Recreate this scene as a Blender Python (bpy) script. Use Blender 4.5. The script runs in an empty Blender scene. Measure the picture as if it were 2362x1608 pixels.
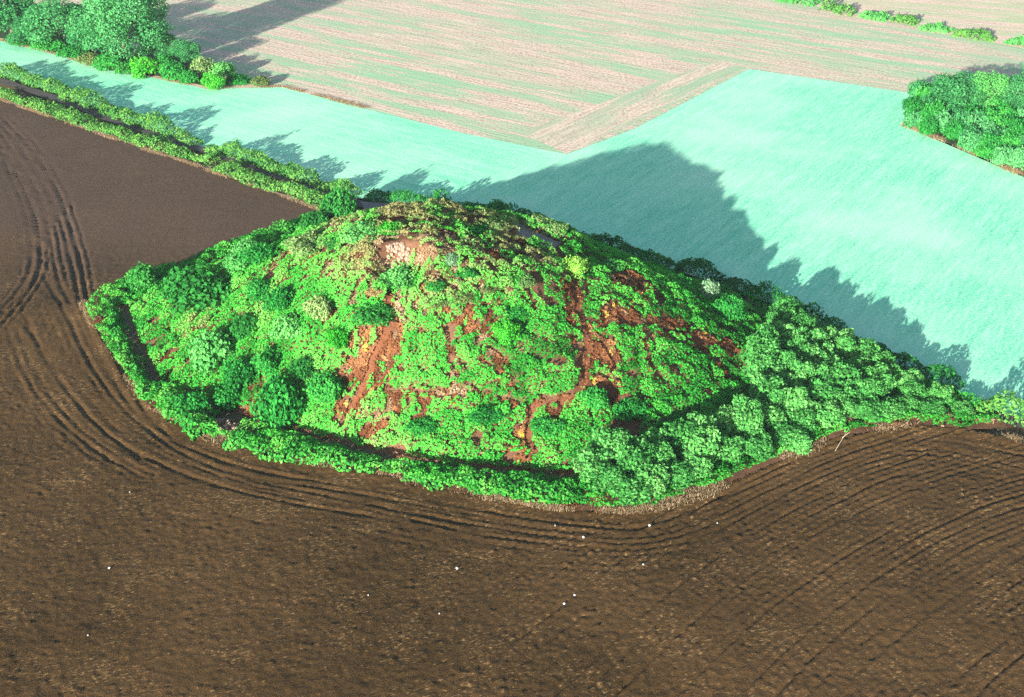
import bpy, math, random
import numpy as np
from mathutils import Vector

# ------------------------------------------------------------------ camera, sky, sun, exposure
scene = bpy.context.scene
col = scene.collection
cam_data = bpy.data.cameras.new('camera'); cam = bpy.data.objects.new('camera', cam_data); col.objects.link(cam)
CAM_H = 67.0
cam.location = (0, -CAM_H / math.tan(math.radians(27)), CAM_H)
cam.rotation_euler = (math.radians(90 - 27), 0, 0)
cam_data.sensor_width = 36; cam_data.lens = 18 / math.tan(math.radians(20))
cam_data.clip_start = .5; cam_data.clip_end = 6000
scene.camera = cam

SUN_EL = math.radians(11.8)
SHADOW_AZ = math.radians(27.0)           # shadows run 27 degrees to the right of straight away from the camera
world = bpy.data.worlds.new('World'); scene.world = world; world.use_nodes = True
wn = world.node_tree; bg = wn.nodes['Background']
sky = wn.nodes.new('ShaderNodeTexSky'); sky.sky_type = 'NISHITA'; sky.sun_disc = False
sky.sun_elevation = SUN_EL; sky.sun_rotation = SHADOW_AZ + math.pi
sky.air_density = 1.0; sky.dust_density = 1.0; sky.ozone_density = 1.0
wn.links.new(sky.outputs[0], bg.inputs[0]); bg.inputs[1].default_value = .072
sun_data = bpy.data.lights.new('sun', 'SUN'); sun_data.energy = 5.0; sun_data.angle = math.radians(.55); sun_data.color = (1.0, .93, .82)
sun = bpy.data.objects.new('sun', sun_data); col.objects.link(sun)
to_ground = Vector((math.sin(SHADOW_AZ) * math.cos(SUN_EL), math.cos(SHADOW_AZ) * math.cos(SUN_EL), -math.sin(SUN_EL)))
sun.rotation_euler = to_ground.to_track_quat('-Z', 'Y').to_euler(); sun.location = (-60, -120, 90)
vs = scene.view_settings; vs.view_transform = 'Standard'; vs.look = 'None'; vs.gamma = 1; vs.use_curve_mapping = False
vs.exposure = 1.85
scene.cycles.max_bounces = 4; scene.cycles.diffuse_bounces = 3; scene.cycles.glossy_bounces = 1
scene.cycles.transmission_bounces = 2; scene.cycles.volume_bounces = 0; scene.cycles.transparent_max_bounces = 4
scene.cycles.use_denoising = False

rng = np.random.default_rng(11); random.seed(11)

# ------------------------------------------------------------------ layout in metres
MOUND_BASE = [(-42.48, 10.96), (-38.48, 0.1), (-33.3, -9.05), (-28.86, -11.73), (-23.18, -15.17), (-12.22, -20.6), (-6.48, -22.37), (5.05, -24.4), (12, -22.5), (22, -15.5),
 (28.5, -5), (28.8, 4), (24.5, 13.5), (14, 21), (1, 27.5), (-13, 28), (-27, 25), (-38, 18.5)]
MOUND_TOP = [(-13, -3.0), (-8, -4.5), (0, -4.8), (5, -2.0), (7.0, 4), (5.5, 9), (0, 9.5), (-5, 8), (-10, 6), (-13.5, 3)]
SCOOP = (-10.6, -5.6)
FDITCH = [(-31, -11.4), (-29, -12.6), (-23, -16.1), (-12.2, -21.4), (-6.5, -23.2), (5, -25.1)]
WDITCH = [(-43.3, 9.6), (-40.5, 2.2), (-37.9, -3.2), (-35.6, -8.2)]
ENC_FRONT = [(-48.15, 10.96), (-42.65, 0.1), (-35.01, -13.04), (-28.35, -18.86), (-20.93, -21.99), (-12.26, -24.84), (-6.25, -27.3), (1.44, -29.95), (10.06, -31.16), (16.82, -28.0),
 (24.75, -22.14), (30.36, -18.22), (38.29, -16.17), (43.06, -17.0), (47.42, -19.42)]
ENC_BACK = [(-48.15, 10.96), (-44.07, 17.57), (-38.34, 22.04), (-34.59, 27.41), (-28.36, 32.82), (-23.99, 38.07)]
FIELD_TOP = [(-24.12, 39.15), (-41.91, 54.55), (-59.75, 69.13), (-82.3, 88.14)]
CROP_FAR = [(-94.19, 124.8), (-70.96, 107.16), (-50.15, 94.01), (-37.97, 95.02), (-23.06, 83.22), (-7.4, 71.19), (7.8, 61.6), (18.54, 73.29), (40.79, 106.06), (54.32, 98.08),
 (65.53, 91.54), (59.58, 74.78), (70.6, 52.06)]
STUBBLE_EDGE = [(-37.97, 95.02), (7.8, 61.6), (40.79, 106.06), (65.53, 91.54)]
FAR_HEDGE_LINE = [(52.51, 159.89), (92.2, 118.67)]
HEDGE_S = [(-83.4, 91.54), (-71.84, 81.4), (-60.49, 72.03), (-49.93, 63.15), (-42.36, 56.91)]
HEDGE_S2 = [(-40.81, 55.27), (-34.99, 49.79), (-29.59, 45.57), (-23.08, 40.09)]
HEDGE_N1 = [(-87.06, 102.81), (-74.21, 92.03), (-60.09, 78.49), (-49.93, 69.13)]
HEDGE_N1b = [(-49.23, 68.31), (-46.49, 65.11)]
HEDGE_N2 = [(-43.75, 62.57), (-37.7, 58.77), (-31.92, 53.47), (-27.82, 50.14), (-21.21, 44.26)]
HEDGE_N3 = [(-19, 43.5), (-12, 40.8), (-4, 36.5), (4, 31.5), (12, 26), (18.5, 21)]
HEDGE_N4 = [(19.5, 20.2), (26, 14.5), (31, 8.5)]
HEDGE_N4b = [(31.4, 7.9), (36, 1), (41, -5.5), (44, -9)]
HEDGE_N5 = [(45.09, -13.21), (46.71, -14.58), (48.52, -16.01), (60, -22)]
LANE = [(-120, 128), (-85.61, 98.34), (-72.96, 87.67), (-59.29, 75.21), (-47.78, 65.11), (-38.86, 58.21), (-30.25, 50.31), (-20.98, 41.99), (-15, 38.2), (-7, 34.5), (1.5, 29.5),
 (9.5, 24), (17, 19), (24, 12.5), (29.5, 6), (34, -1), (39, -7.5), (44, -12.5), (62, -28)]
HEDGE_W = [(-44.95, 10.96), (-42.03, 3.22), (-38.23, -4.84), (-35.29, -10.85)]
HEDGE_NW = [(-44.86, 13.55), (-42.4, 16.95), (-39.36, 19.46)]
HEDGE_NW2 = [(-36.23, 24.69), (-32.62, 28.53), (-28.19, 31.65), (-24.85, 35.78)]
HEDGE_SW = [(-33.8, -11.73), (-31.04, -15.76), (-28.58, -17.65)]
HEDGE_F1 = [(-26.05, -19.1), (-21.96, -20.44), (-17.72, -21.99), (-12.34, -23.95)]
HEDGE_F2 = [(-9.29, -25.21), (-4.33, -27.01), (0.69, -28.43), (5.24, -29.67)]
VERGE = [(-48.15, 10.96), (-42.65, 0.1), (-35.01, -13.04), (-28.35, -18.86), (-20.93, -21.99), (-12.26, -24.84), (-6.25, -27.3), (1.44, -29.95), (10.06, -31.16), (16.82, -28.0),
 (24.75, -22.14), (30.36, -18.22), (38.29, -16.17), (43.06, -17.0), (47.42, -19.42)]
VERGE_S = [(-24.12, 39.15), (-41.91, 54.55), (-59.75, 69.13), (-82.3, 88.14)]
RUTS = [[(-79.6, 79.82), (-69.82, 64.52), (-61.56, 48.09), (-55.3, 33.11), (-51.17, 22.04), (-48.13, 13.07)],
 [(-78.46, 76.3), (-69.89, 61.6), (-62.28, 46.91), (-56.52, 33.11), (-52.32, 22.04), (-48.65, 11.9)],
 [(-76.94, 71.61), (-68.47, 56.0), (-62.41, 43.93), (-57.12, 30.22), (-53.52, 19.46), (-49.38, 10.96)],
 [(-75.48, 67.1), (-68.17, 52.06), (-62.25, 39.93), (-58.06, 28.81), (-55.5, 20.74), (-54.94, 13.31), (-55.38, 5.14)],
 [(-74.51, 64.12), (-68.22, 50.31), (-62.89, 38.84), (-58.73, 27.41), (-56.8, 20.74), (-56.16, 14.51), (-56.71, 9.25)],
 [(-55.5, 20.74), (-53.25, 15.72), (-49.39, 9.25), (-44.68, -0.91), (-40.41, -8.59), (-36.3, -14.75), (-30.84, -20.6), (-25.27, -24.62), (-15.39, -28.43),
  (-6.05, -31.83), (3.23, -34.31), (10.45, -35.58), (14.62, -34.05), (20.37, -29.95), (29.24, -23.65), (38.01, -20.44), (45.73, -24.62)],
 [(-48.13, 13.07), (-44.48, 4.82), (-40.48, -3.39), (-36.38, -11.73), (-32.5, -17.65), (-28.02, -21.6), (-22.15, -24.4), (-14.03, -26.8), (-6.17, -29.26), (1.42, -31.7),
  (8.79, -33.28), (11.79, -32.76), (16.65, -29.4), (25.28, -23.65), (32.05, -19.89), (38.63, -18.05), (46.71, -21.6)],
 [(-48.65, 11.9), (-45.1, 3.22), (-40.68, -5.8), (-36.71, -13.04), (-32.59, -19.1), (-27.96, -22.9), (-21.97, -25.57), (-13.93, -27.72), (-6.13, -30.15), (1.41, -32.62),
  (8.74, -34.05)],
 [(-53.27, 7.56), (-47.49, -3.88), (-42.06, -12.17), (-36.95, -18.86), (-31.42, -23.5), (-24.81, -27.16), (-17.5, -29.95), (-9.77, -31.96)],
 [(-53.82, 3.22), (-48.87, -6.74), (-43.46, -14.75), (-37.46, -21.6), (-32.57, -25.35)],
 [(-56.71, 9.25), (-54.23, 7.56), (-49.89, 1.13), (-44.35, -8.59), (-39.23, -16.42), (-33.76, -21.99)], [(-8.28, -31.96), (-2.27, -34.25), (3.2, -35.33)]]
GUIDE = [(-14, -86), (-2, -70), (5, -60), (14.9, -47), (24, -37.5), (34, -29.5), (44, -24), (62, -17)]
PATHS = [([(4.6, 4.07), (5.72, -0.94), (6.17, -4.56), (6.72, -7.92), (6.91, -11.05), (6.89, -15.1), (5.67, -16.97), (2.04, -18.22), (1.21, -20.63), (1.67, -23.0)], 0.34),
 ([(6.88, -8.19), (11.23, -6.6), (14.88, -5.4), (19.38, -5.48), (22.44, -5.83)], 0.36), ([(6.54, -5.5), (8.67, -5.05), (10.94, -5.5)], 0.26),
 ([(10.94, -5.5), (11.45, -6.63)], 0.2), ([(-12.1, -5.96), (-11.78, -10.84), (-12.73, -12.59), (-13.74, -14.53), (-15.35, -16.07), (-15.9, -17.81)], 0.26),
 ([(7.85, -8.89), (9.84, -12.11), (9.59, -14.68), (6.97, -15.27)], 0.2), ([(13.16, -9.17), (13.88, -12.44), (15.02, -14.24)], 0.2),
 ([(6.97, -15.27), (9.88, -15.5), (12.78, -16.03)], 0.2), ([(-11.68, -15.3), (-9.53, -16.84), (-5.0, -16.98), (-2.14, -16.58), (0.25, -18.01), (1.75, -18.36)], 0.08),
 ([(-2.99, -14.17), (-1.33, -14.75), (0.12, -15.95)], 0.15), ([(0.99, -6.48), (1.63, -7.67), (2.26, -8.81)], 0.2), ([(10.78, 0.39), (13.07, 0.4), (14.83, -0.64)], 0.2),
 ([(0.14, 7.9), (1.77, 6.34), (3.38, 5.52), (4.62, 4.59)], 1.1)]
RUST = [(-13.06, -12.81, 2.98, 2.48), (-13.82, -14.78, 1.92, 1.23), (8.01, -15.26, 2.12, 1.52), (6.91, -11.05, 1.12, 3.02), (6.0, -5.83, 0.89, 4.46),
 (-4.08, -10.66, 1.09, 1.09), (-12.75, -18.83, 1.26, 0.8), (10.84, -5.8, 2.05, 2.09), (17.58, -5.29, 3.92, 1.54), (21.69, -5.24, 1.19, 1.37), (12.61, 0.48, 2.25, 2.74),
 (-15.02, -16.12, 1.29, 1.33), (0.72, -22.48, 1.2, 0.93), (-25.52, -14.17, 2.29, 0.53), (9.22, -11.74, 1.03, 1.74), (0.93, -20.63, 0.6, 0.65)]
TAN = [(-5.37, -15.06, 0.91, 0.5), (-5.42, -16.89, 1.64, 0.5), (-11.6, -17.19, 1.06, 0.62), (-4.48, -2.0, 1.73, 1.95), (-7.9, 0.89, 1.51, 1.45), (-2.84, 4.31, 1.82, 2.25),
 (-13.35, -6.99, 0.91, 0.96), (-12.32, -10.34, 0.95, 0.54), (3.62, 5.8, 2.89, 1.73), (-2.17, -12.63, 1.25, 0.96), (12.58, -6.12, 2.37, 0.77), (-11.09, -9.15, 1.29, 3.61),
 (5.68, -2.13, 1.4, 0.77), (-24.08, 3.74, 2.28, 1.13), (-2.26, -4.25, 1.73, 2.0), (11.71, 0.69, 1.49, 1.5)]
CHALK = [(-11.2, -3.21, 1.58, 0.5)]
FACE = [(-13.0, -4.08), (-12.05, -3.41), (-10.77, -2.98), (-9.23, -3.14)]
FACE2 = [(-12.35, -2.05), (-10.2, -1.26), (-7.86, 0.16)]
SHRUBS = [(-33.05, 3.4, 7.71, 0.62, 'd', 'broad dark green shrub sprawling at the western foot of the mound'),
 (-30.01, -7.11, 5.28, 0.8, 'l', 'large light green rounded shrub low on the western slope'),
 (-21.87, -15.55, 5.24, 0.95, 'g', 'round mid green shrub at the mound foot behind the rubble gap hedge'),
 (-26.53, -10.93, 3.65, 0.8, 'g', 'mid green shrub between the light rounded shrub and the round foot shrub'),
 (-27.72, -12.21, 3.43, 0.7, 'g', 'green shrub on the south western mound foot above the pale rubble'),
 (-17.86, -14.69, 3.97, 0.75, 'g', 'green shrub left of the rust coloured bracken streak'),
 (-21.05, 2.67, 5.47, 0.7, 'p', 'pale olive shrub on the upper left shoulder of the mound'),
 (-14.95, -0.38, 5.1, 0.7, 'l', 'light green shrub on the mound rim near the shaded lane'),
 (-12.29, -0.03, 3.33, 0.8, 'v', 'bright green shrub at the left end of the summit'),
 (-18.07, 1.07, 3.15, 0.6, 'd', 'dark green shrub beside the pale olive shoulder shrub'),
 (-10.99, -5.73, 3.81, 1.0, 'l', 'pale green round shrub standing just below the bare pale face'),
 (-7.5, -8.35, 2.54, 0.7, 'g', 'green shrub in the shaded hollow right of the bare pale face'),
 (-12.97, -10.03, 4.86, 0.7, 'd', 'dark green domed shrub below the small tan dead bush'),
 (-13.28, -8.07, 2.21, 0.6, 't', 'small tan dead bush left of the pale green round shrub'),
 (-18.86, -8.25, 3.09, 0.8, 'p', 'pale yellowish shrub in the middle of the left slope'),
 (-21.86, -8.32, 3.67, 0.7, 'l', 'light green shrub lower left of the pale yellowish shrub'),
 (-16.57, -11.25, 2.75, 0.8, 'v', 'bright green shrub beside the top of the rust bracken streak'),
 (-22.95, -4.69, 3.3, 0.7, 'g', 'green shrub above the light green shrub on the left slope'),
 (-25.69, -1.48, 3.14, 0.7, 'g', 'green shrub right of the broad dark western shrub'), (-26.62, -5.1, 3.54, 0.7, 'd', 'dark shrub in the hollow on the left slope'),
 (-23.63, -10.79, 3.42, 0.75, 'g', 'green shrub above the round foot shrub'),
 (-19.95, -12.58, 3.17, 0.7, 'd', 'dark green shrub shading the hollow left of the rust bracken'),
 (-26.52, 5.63, 4.21, 0.6, 'g', 'green shrub at the north western rim beside the ploughed field'),
 (-29.4, 6.63, 4.02, 0.6, 'l', 'light shrub low on the north western rim'), (6.42, -0.32, 2.96, 0.62, 'y', 'tall oval yellow green shrub beside the summit path'),
 (-5.89, -5.5, 2.06, 1.0, 's', 'small silvery green shrub below the summit crest'), (-4.37, -6.43, 2.57, 0.7, 'g', 'green shrub right of the small silvery shrub'),
 (-2.02, 4.33, 2.52, 0.8, 'p', 'olive shrub in the middle of the summit crest'), (-0.09, 7.76, 2.34, 0.8, 'p', 'olive shrub on the crest left of the grey summit path'),
 (2.51, 9.08, 3.55, 0.8, 'p', 'wide olive shrub on the crest above the grey summit path'), (4.51, 7.53, 3.29, 0.9, 'p', 'olive shrub at the right end of the summit'),
 (5.79, 9.1, 1.9, 1.0, 'd', 'dark narrow shrub on the right edge of the summit'),
 (2.19, 3.33, 1.83, 0.8, 'v', 'small bright green shrub just below the grey summit path'), (-1.82, 37.65, 2.72, 0.9, 'd', 'dark shrub poking above the summit skyline'),
 (-6.09, 5.9, 1.94, 0.7, 'v', 'small bright green shrub on the summit skyline'),
 (-3.71, 2.73, 2.49, 0.7, 'g', 'green shrub on the summit left of the olive crest shrubs'), (1.21, -5.82, 2.81, 0.8, 'p', 'olive shrub in the centre of the upper slope'),
 (0.34, -9.06, 2.98, 0.6, 'g', 'green shrub below the dark hollow on the centre slope'),
 (-0.5, -11.61, 2.94, 0.6, 'v', 'bright green shrub above the grey brown dead patch'), (-4.76, -8.55, 3.19, 0.6, 'o', 'dull olive scrub bush on the centre left slope'),
 (-6.85, -9.31, 2.54, 0.6, 'o', 'dull olive bush right of the earth streak below the pale shrub'), (-2.22, -7.36, 2.56, 0.6, 'o', 'dull olive bush on the centre slope'),
 (21.01, 5.8, 2.61, 0.9, 's', 'silvery grey shrub on the right skyline of the mound'), (22.89, 1.95, 3.71, 0.8, 'g', 'green shrub on the right skyline above the grove'),
 (10.29, 3.55, 3.23, 0.6, 'l', 'light shrub on the right shoulder of the mound'), (18.04, 5.41, 2.83, 0.5, 'g', 'green shrub on the right shoulder skyline'),
 (7.74, -16.96, 3.09, 0.6, 'g', 'green shrub below the wide earth path junction'), (11.04, -17.22, 3.29, 0.6, 'g', 'green shrub at the shaded mound foot by the grove'),
 (3.15, -20.05, 3.23, 0.5, 'g', 'green shrub low on the centre front slope'), (-2.52, -18.88, 3.25, 0.5, 'g', 'green shrub low on the front slope above the ditch'),
 (-8.21, -19.42, 3.25, 0.5, 'g', 'green shrub low on the front slope left of centre'),
 (-41.83, 14.51, 4.78, 0.7, 'd', 'dark green shrub in the western corner of the enclosure'),
 (-21.71, 35.35, 5.33, 0.8, 'd', 'dark rounded shrub at the gateway between ploughed field and lane'),
 (-24.38, 31.98, 3.86, 0.7, 'd', 'dark shrub beside the rim at the field corner'),
 (-31.87, 24.06, 4.24, 0.6, 'l', 'light green shrub on the rim next to the dark brown field'),
 (-30.49, -14.3, 3.17, 0.8, 'g', 'green shrub at the south western corner beside the dark gap')]
GROVE = [(6.08, -26.08), (10.17, -29.6), (17.06, -26.08), (24.57, -20.83), (30.6, -17.08), (37.75, -15.0), (43.13, -14.58), (43.5, -13.2), (37.5, -7), (32.5, 0), (29.5, 4.5),
 (24.2, -7.5), (23.8, -14.5), (17.6, -20.2), (11.8, -23.2), (7.5, -22.6)]
WOOD_TREES = [(-66.9, 107.71, 14.49, 16.5, 'big', 'tall broad tree rising out of the top of the frame'),
 (-81.09, 118.67, 11.9, 9.0, 'tree', 'rounded tree left of the tall broad tree'), (-92.96, 128.61, 12.32, 9.5, 'tree', 'tree at the left frame edge of the upper wood'),
 (-73.89, 113.95, 8.58, 7.0, 'tree', 'mid sized tree tucked against the tall broad tree'),
 (-86.89, 120.79, 7.99, 5.0, 'tree', 'low tree in front at the left end of the wood'),
 (-61.81, 110.51, 6.94, 6.0, 'tree', 'tree leaning out on the right side of the tall broad tree'),
 (-56.11, 107.16, 5.71, 4.5, 'tree', 'small tree right of the tall tree before the stubble')]
WOOD_BUSHES = [(-82.95, 116.88, 5.91, 2.6, 'g', 'green bush at the foot of the left wood trees'), (-76.7, 112.8, 6.22, 2.6, 'g', 'green bush below the rounded tree'),
 (-68.88, 104.97, 6.8, 3.2, 'g', 'green bush at the left foot of the tall broad tree'),
 (-62.09, 101.74, 5.97, 3.0, 'v', 'bright green bush at the right foot of the tall broad tree'),
 (-56.78, 99.64, 5.18, 2.8, 'g', 'green bush between the tall tree and the tan domed bush'),
 (-52.24, 101.74, 5.82, 3.4, 'p', 'pale tan green domed bush at the wood end'), (-49.01, 93.76, 4.71, 2.8, 'v', 'bright green bush in front of the pale domed bush'),
 (-53.66, 97.05, 4.03, 2.2, 'g', 'low green bush left of the bright front bush'), (-45.51, 96.54, 4.76, 2.0, 'g', 'low bush trailing off at the right end of the wood'),
 (-59.08, 103.35, 4.5, 3.2, 'g', 'taller green bush just behind the pale domed bush on its left'),
 (-48.74, 100.16, 4.45, 2.6, 'l', 'light green bush right behind the bright front bush'),
 (-73.01, 107.71, 4.58, 2.2, 'o', 'dull low bush on the straw verge below the rounded tree'),
 (-65.33, 102.81, 4.5, 2.4, 'd', 'dark green bush in front of the tall broad tree trunk'),
 (-88.79, 120.48, 5.59, 2.6, 'd', 'dark bush at the left frame edge below the wood'), (-41.63, 96.03, 4.02, 1.6, 'o', 'last low dull bush where wood meets stubble')]
THICKET_TREES = [(68.71, 79.82, 8.91, 6.2, 'tree', 'green tree at the left back of the right hand thicket'),
 (73.64, 80.27, 7.21, 6.8, 'ytree', 'yellow green tree rising from the back of the right hand thicket'),
 (77.67, 78.93, 6.83, 6.2, 'tree', 'green tree right of the yellow green thicket tree'), (82.38, 86.01, 4.21, 8.5, 'tree', 'dark tree cut off by the right frame edge')]
THICKET = [(66.05, 91.05), (60.09, 74.14), (70.83, 52.76), (72.32, 50.66), (81.47, 78.05), (72.56, 84.84)]
FAR_HEDGES = [[(54.26, 156.77), (61.03, 152.21)], [(62.04, 149.24), (66.84, 144.17)], [(68.25, 142.75), (72.32, 139.95)], [(73.86, 139.26), (76.82, 135.85)],
 [(77.98, 133.84), (82.08, 130.55)], [(82.96, 129.25), (88.59, 124.8)], [(90.44, 122.93), (93.47, 119.88)]]
SCRAPS = [(-4.42, -38.88, 0.34, 'bright white scrap alone in the middle of the front ploughed field'),
 (-32.33, -38.88, 0.3, 'bluish white scrap on the left of the front ploughed field'),
 (11.55, -32.95, 0.36, 'white scrap at the sharp corner where the grove meets the field'), (5.93, -34.44, 0.32, 'white scrap left of the one at the grove corner'),
 (3.63, -32.76, 0.2, 'small white scrap by the front wheel ruts'), (10.58, -38.46, 0.26, 'pale blue scrap below the grove corner'),
 (4.89, -42.25, 0.3, 'greyish white scrap, upper of a close pair'), (4.06, -43.31, 0.32, 'white scrap, lower of a close pair'),
 (-11.21, -42.47, 0.2, 'small bluish scrap left of the middle of the front field'), (-5.56, -44.79, 0.18, 'tiny blue scrap below the bright white scrap'),
 (-31.76, -47.34, 0.18, 'tiny white scrap near the lower left corner of the field'), (17.32, -32.43, 0.2, 'pale scrap in the field right of the grove corner'),
 (-33.34, -27.86, 0.16, 'tiny pale scrap in the ruts at the left'), (-58.29, 68.52, 0.35, 'white scrap on the verge of the lane hedge')]
STICKS = [((29.64, -20.75), (31.93, -17.65), 'bleached leaning branch at the grove edge above the field'),
 ((38.55, -15.17), (41.13, -12.61), 'bleached dead branch among the bushes near the gate gap')]
GATEWAY = [(-19.93, 41.99), (-16.29, 41.35), (-12.31, 37.61), (-14.75, 36.09), (-18.17, 35.33)]
RUBBLE = [(-26.68, -15.6, 1.32, 2.63), (-11.18, -21.44, 1.47, 0.5)]

# ---- terrain height: value noise and the mound ----
def _hash(i, j, s):
    n = (i * 374761393 + j * 668265263 + s * 974634777) & 0xFFFFFFFF
    n = ((n ^ (n >> 13)) * 1274126177) & 0xFFFFFFFF
    return ((n ^ (n >> 16)) & 0xFFFF) / 65535.0
def vnoise(x, y, s=0):
    x = np.asarray(x, float); y = np.asarray(y, float)
    xi = np.floor(x); yi = np.floor(y); fx = x - xi; fy = y - yi
    i = xi.astype(np.int64); j = yi.astype(np.int64)
    fx = fx * fx * (3 - 2 * fx); fy = fy * fy * (3 - 2 * fy)
    a = _hash(i, j, s); b = _hash(i + 1, j, s); c = _hash(i, j + 1, s); d = _hash(i + 1, j + 1, s)
    return (a * (1 - fx) + b * fx) * (1 - fy) + (c * (1 - fx) + d * fx) * fy
def fbm(x, y, s=0, o=3):
    t = 0; a = .5; n = 0
    for k in range(o):
        t = t + a * vnoise(x * 2 ** k + 17.3 * k, y * 2 ** k - 9.1 * k, s + k); n += a; a *= .5
    return t / n
def seg_dist(x, y, pts, closed=False):
    P = list(pts) + ([pts[0]] if closed else [])
    d = np.full(np.shape(x), 1e9)
    for (x0, y0), (x1, y1) in zip(P[:-1], P[1:]):
        dx, dy = x1 - x0, y1 - y0; L = dx * dx + dy * dy + 1e-9
        t = np.clip(((x - x0) * dx + (y - y0) * dy) / L, 0, 1)
        d = np.minimum(d, np.hypot(x - x0 - t * dx, y - y0 - t * dy))
    return d
def inside(x, y, pts):
    x = np.asarray(x, float); y = np.asarray(y, float)
    r = np.zeros(np.shape(x), bool); n = len(pts)
    for k in range(n):
        x0, y0 = pts[k]; x1, y1 = pts[(k + 1) % n]
        c = (y0 > y) != (y1 > y)
        r ^= c & (x < (x1 - x0) * (y - y0) / ((y1 - y0) if y1 != y0 else 1e-9) + x0)
    return r
def sstep(a, b, x):
    t = np.clip((x - a) / (b - a), 0, 1); return t * t * (3 - 2 * t)
def hf(x, y, fine=True):
    x = np.asarray(x, float); y = np.asarray(y, float)
    inb = inside(x, y, MOUND_BASE); db = seg_dist(x, y, MOUND_BASE, True)
    inT = inside(x, y, MOUND_TOP); dt = seg_dist(x, y, MOUND_TOP, True)
    ztop = 13.0 - .27 * np.clip(x + 8.5, 0, 16)
    t = np.where(inT, 1.0, np.where(inb, db / (db + dt + 1e-6), 0))
    prof = t * .6 + .4 * t * t * (3 - 2 * t)
    prof = prof + .05 * np.sin(np.pi * t) * sstep(-8, -16, x) + .05 * np.sin(np.pi * t) * sstep(6, 14, x)
    z = ztop * prof
    # quarried scoop with a steep pale face below the summit
    cx, cyy = SCOOP
    r = np.hypot((x - cx) / 3.4, (y - cyy) / 3.2)
    z = z - 2.3 * sstep(1.0, .45, r) * np.where(y > cyy - 4, 1, 0)
    z = z - .95 * np.exp(-(seg_dist(x, y, FDITCH) / .9) ** 2) - .8 * np.exp(-(seg_dist(x, y, WDITCH) / .85) ** 2)
    if fine:
        k = sstep(0.0, .15, t)
        z = z + k * (.9 * (fbm(x / 5.5, y / 5.5, 3, 3) - .5) + .45 * (fbm(x / 1.7, y / 1.7, 9, 2) - .5))
    return z

# ------------------------------------------------------------------ helpers
def mesh_np(name, V, F, tint=None, smooth=False):
    me = bpy.data.meshes.new(name); V = np.asarray(V, np.float32); F = np.asarray(F, np.int32); k = F.shape[1]
    me.vertices.add(len(V)); me.vertices.foreach_set('co', V.ravel())
    me.loops.add(F.size); me.loops.foreach_set('vertex_index', F.ravel())
    me.polygons.add(len(F)); me.polygons.foreach_set('loop_start', np.arange(0, F.size, k, dtype=np.int32))
    if smooth: me.polygons.foreach_set('use_smooth', np.ones(len(F), bool))
    me.update(calc_edges=True)
    if tint is not None:
        a = me.attributes.new('tint', 'FLOAT', 'FACE'); a.data.foreach_set('value', np.asarray(tint, np.float32))
    return me
def obj(name, me, mat=None, parent=None, loc=None):
    o = bpy.data.objects.new(name, me); col.objects.link(o)
    if mat is not None and me is not None and not me.materials: me.materials.append(mat)
    if parent: o.parent = parent
    if loc is not None: o.location = loc
    return o
def tag(o, label=None, cat=None, group=None, kind=None):
    if label: o['label'] = label
    if cat: o['category'] = cat
    if group: o['group'] = group
    if kind: o['kind'] = kind
    return o
def empty(name, loc, rz=0): 
    o = bpy.data.objects.new(name, None); col.objects.link(o); o.location = loc; o.rotation_euler = (0, 0, rz); o.empty_display_size = .3
    return o
def lin(r, g, b):
    return tuple((c / 255 / 12.92 if c / 255 <= .04045 else ((c / 255 + .055) / 1.055) ** 2.4) for c in (r, g, b)) + (1,)

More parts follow.
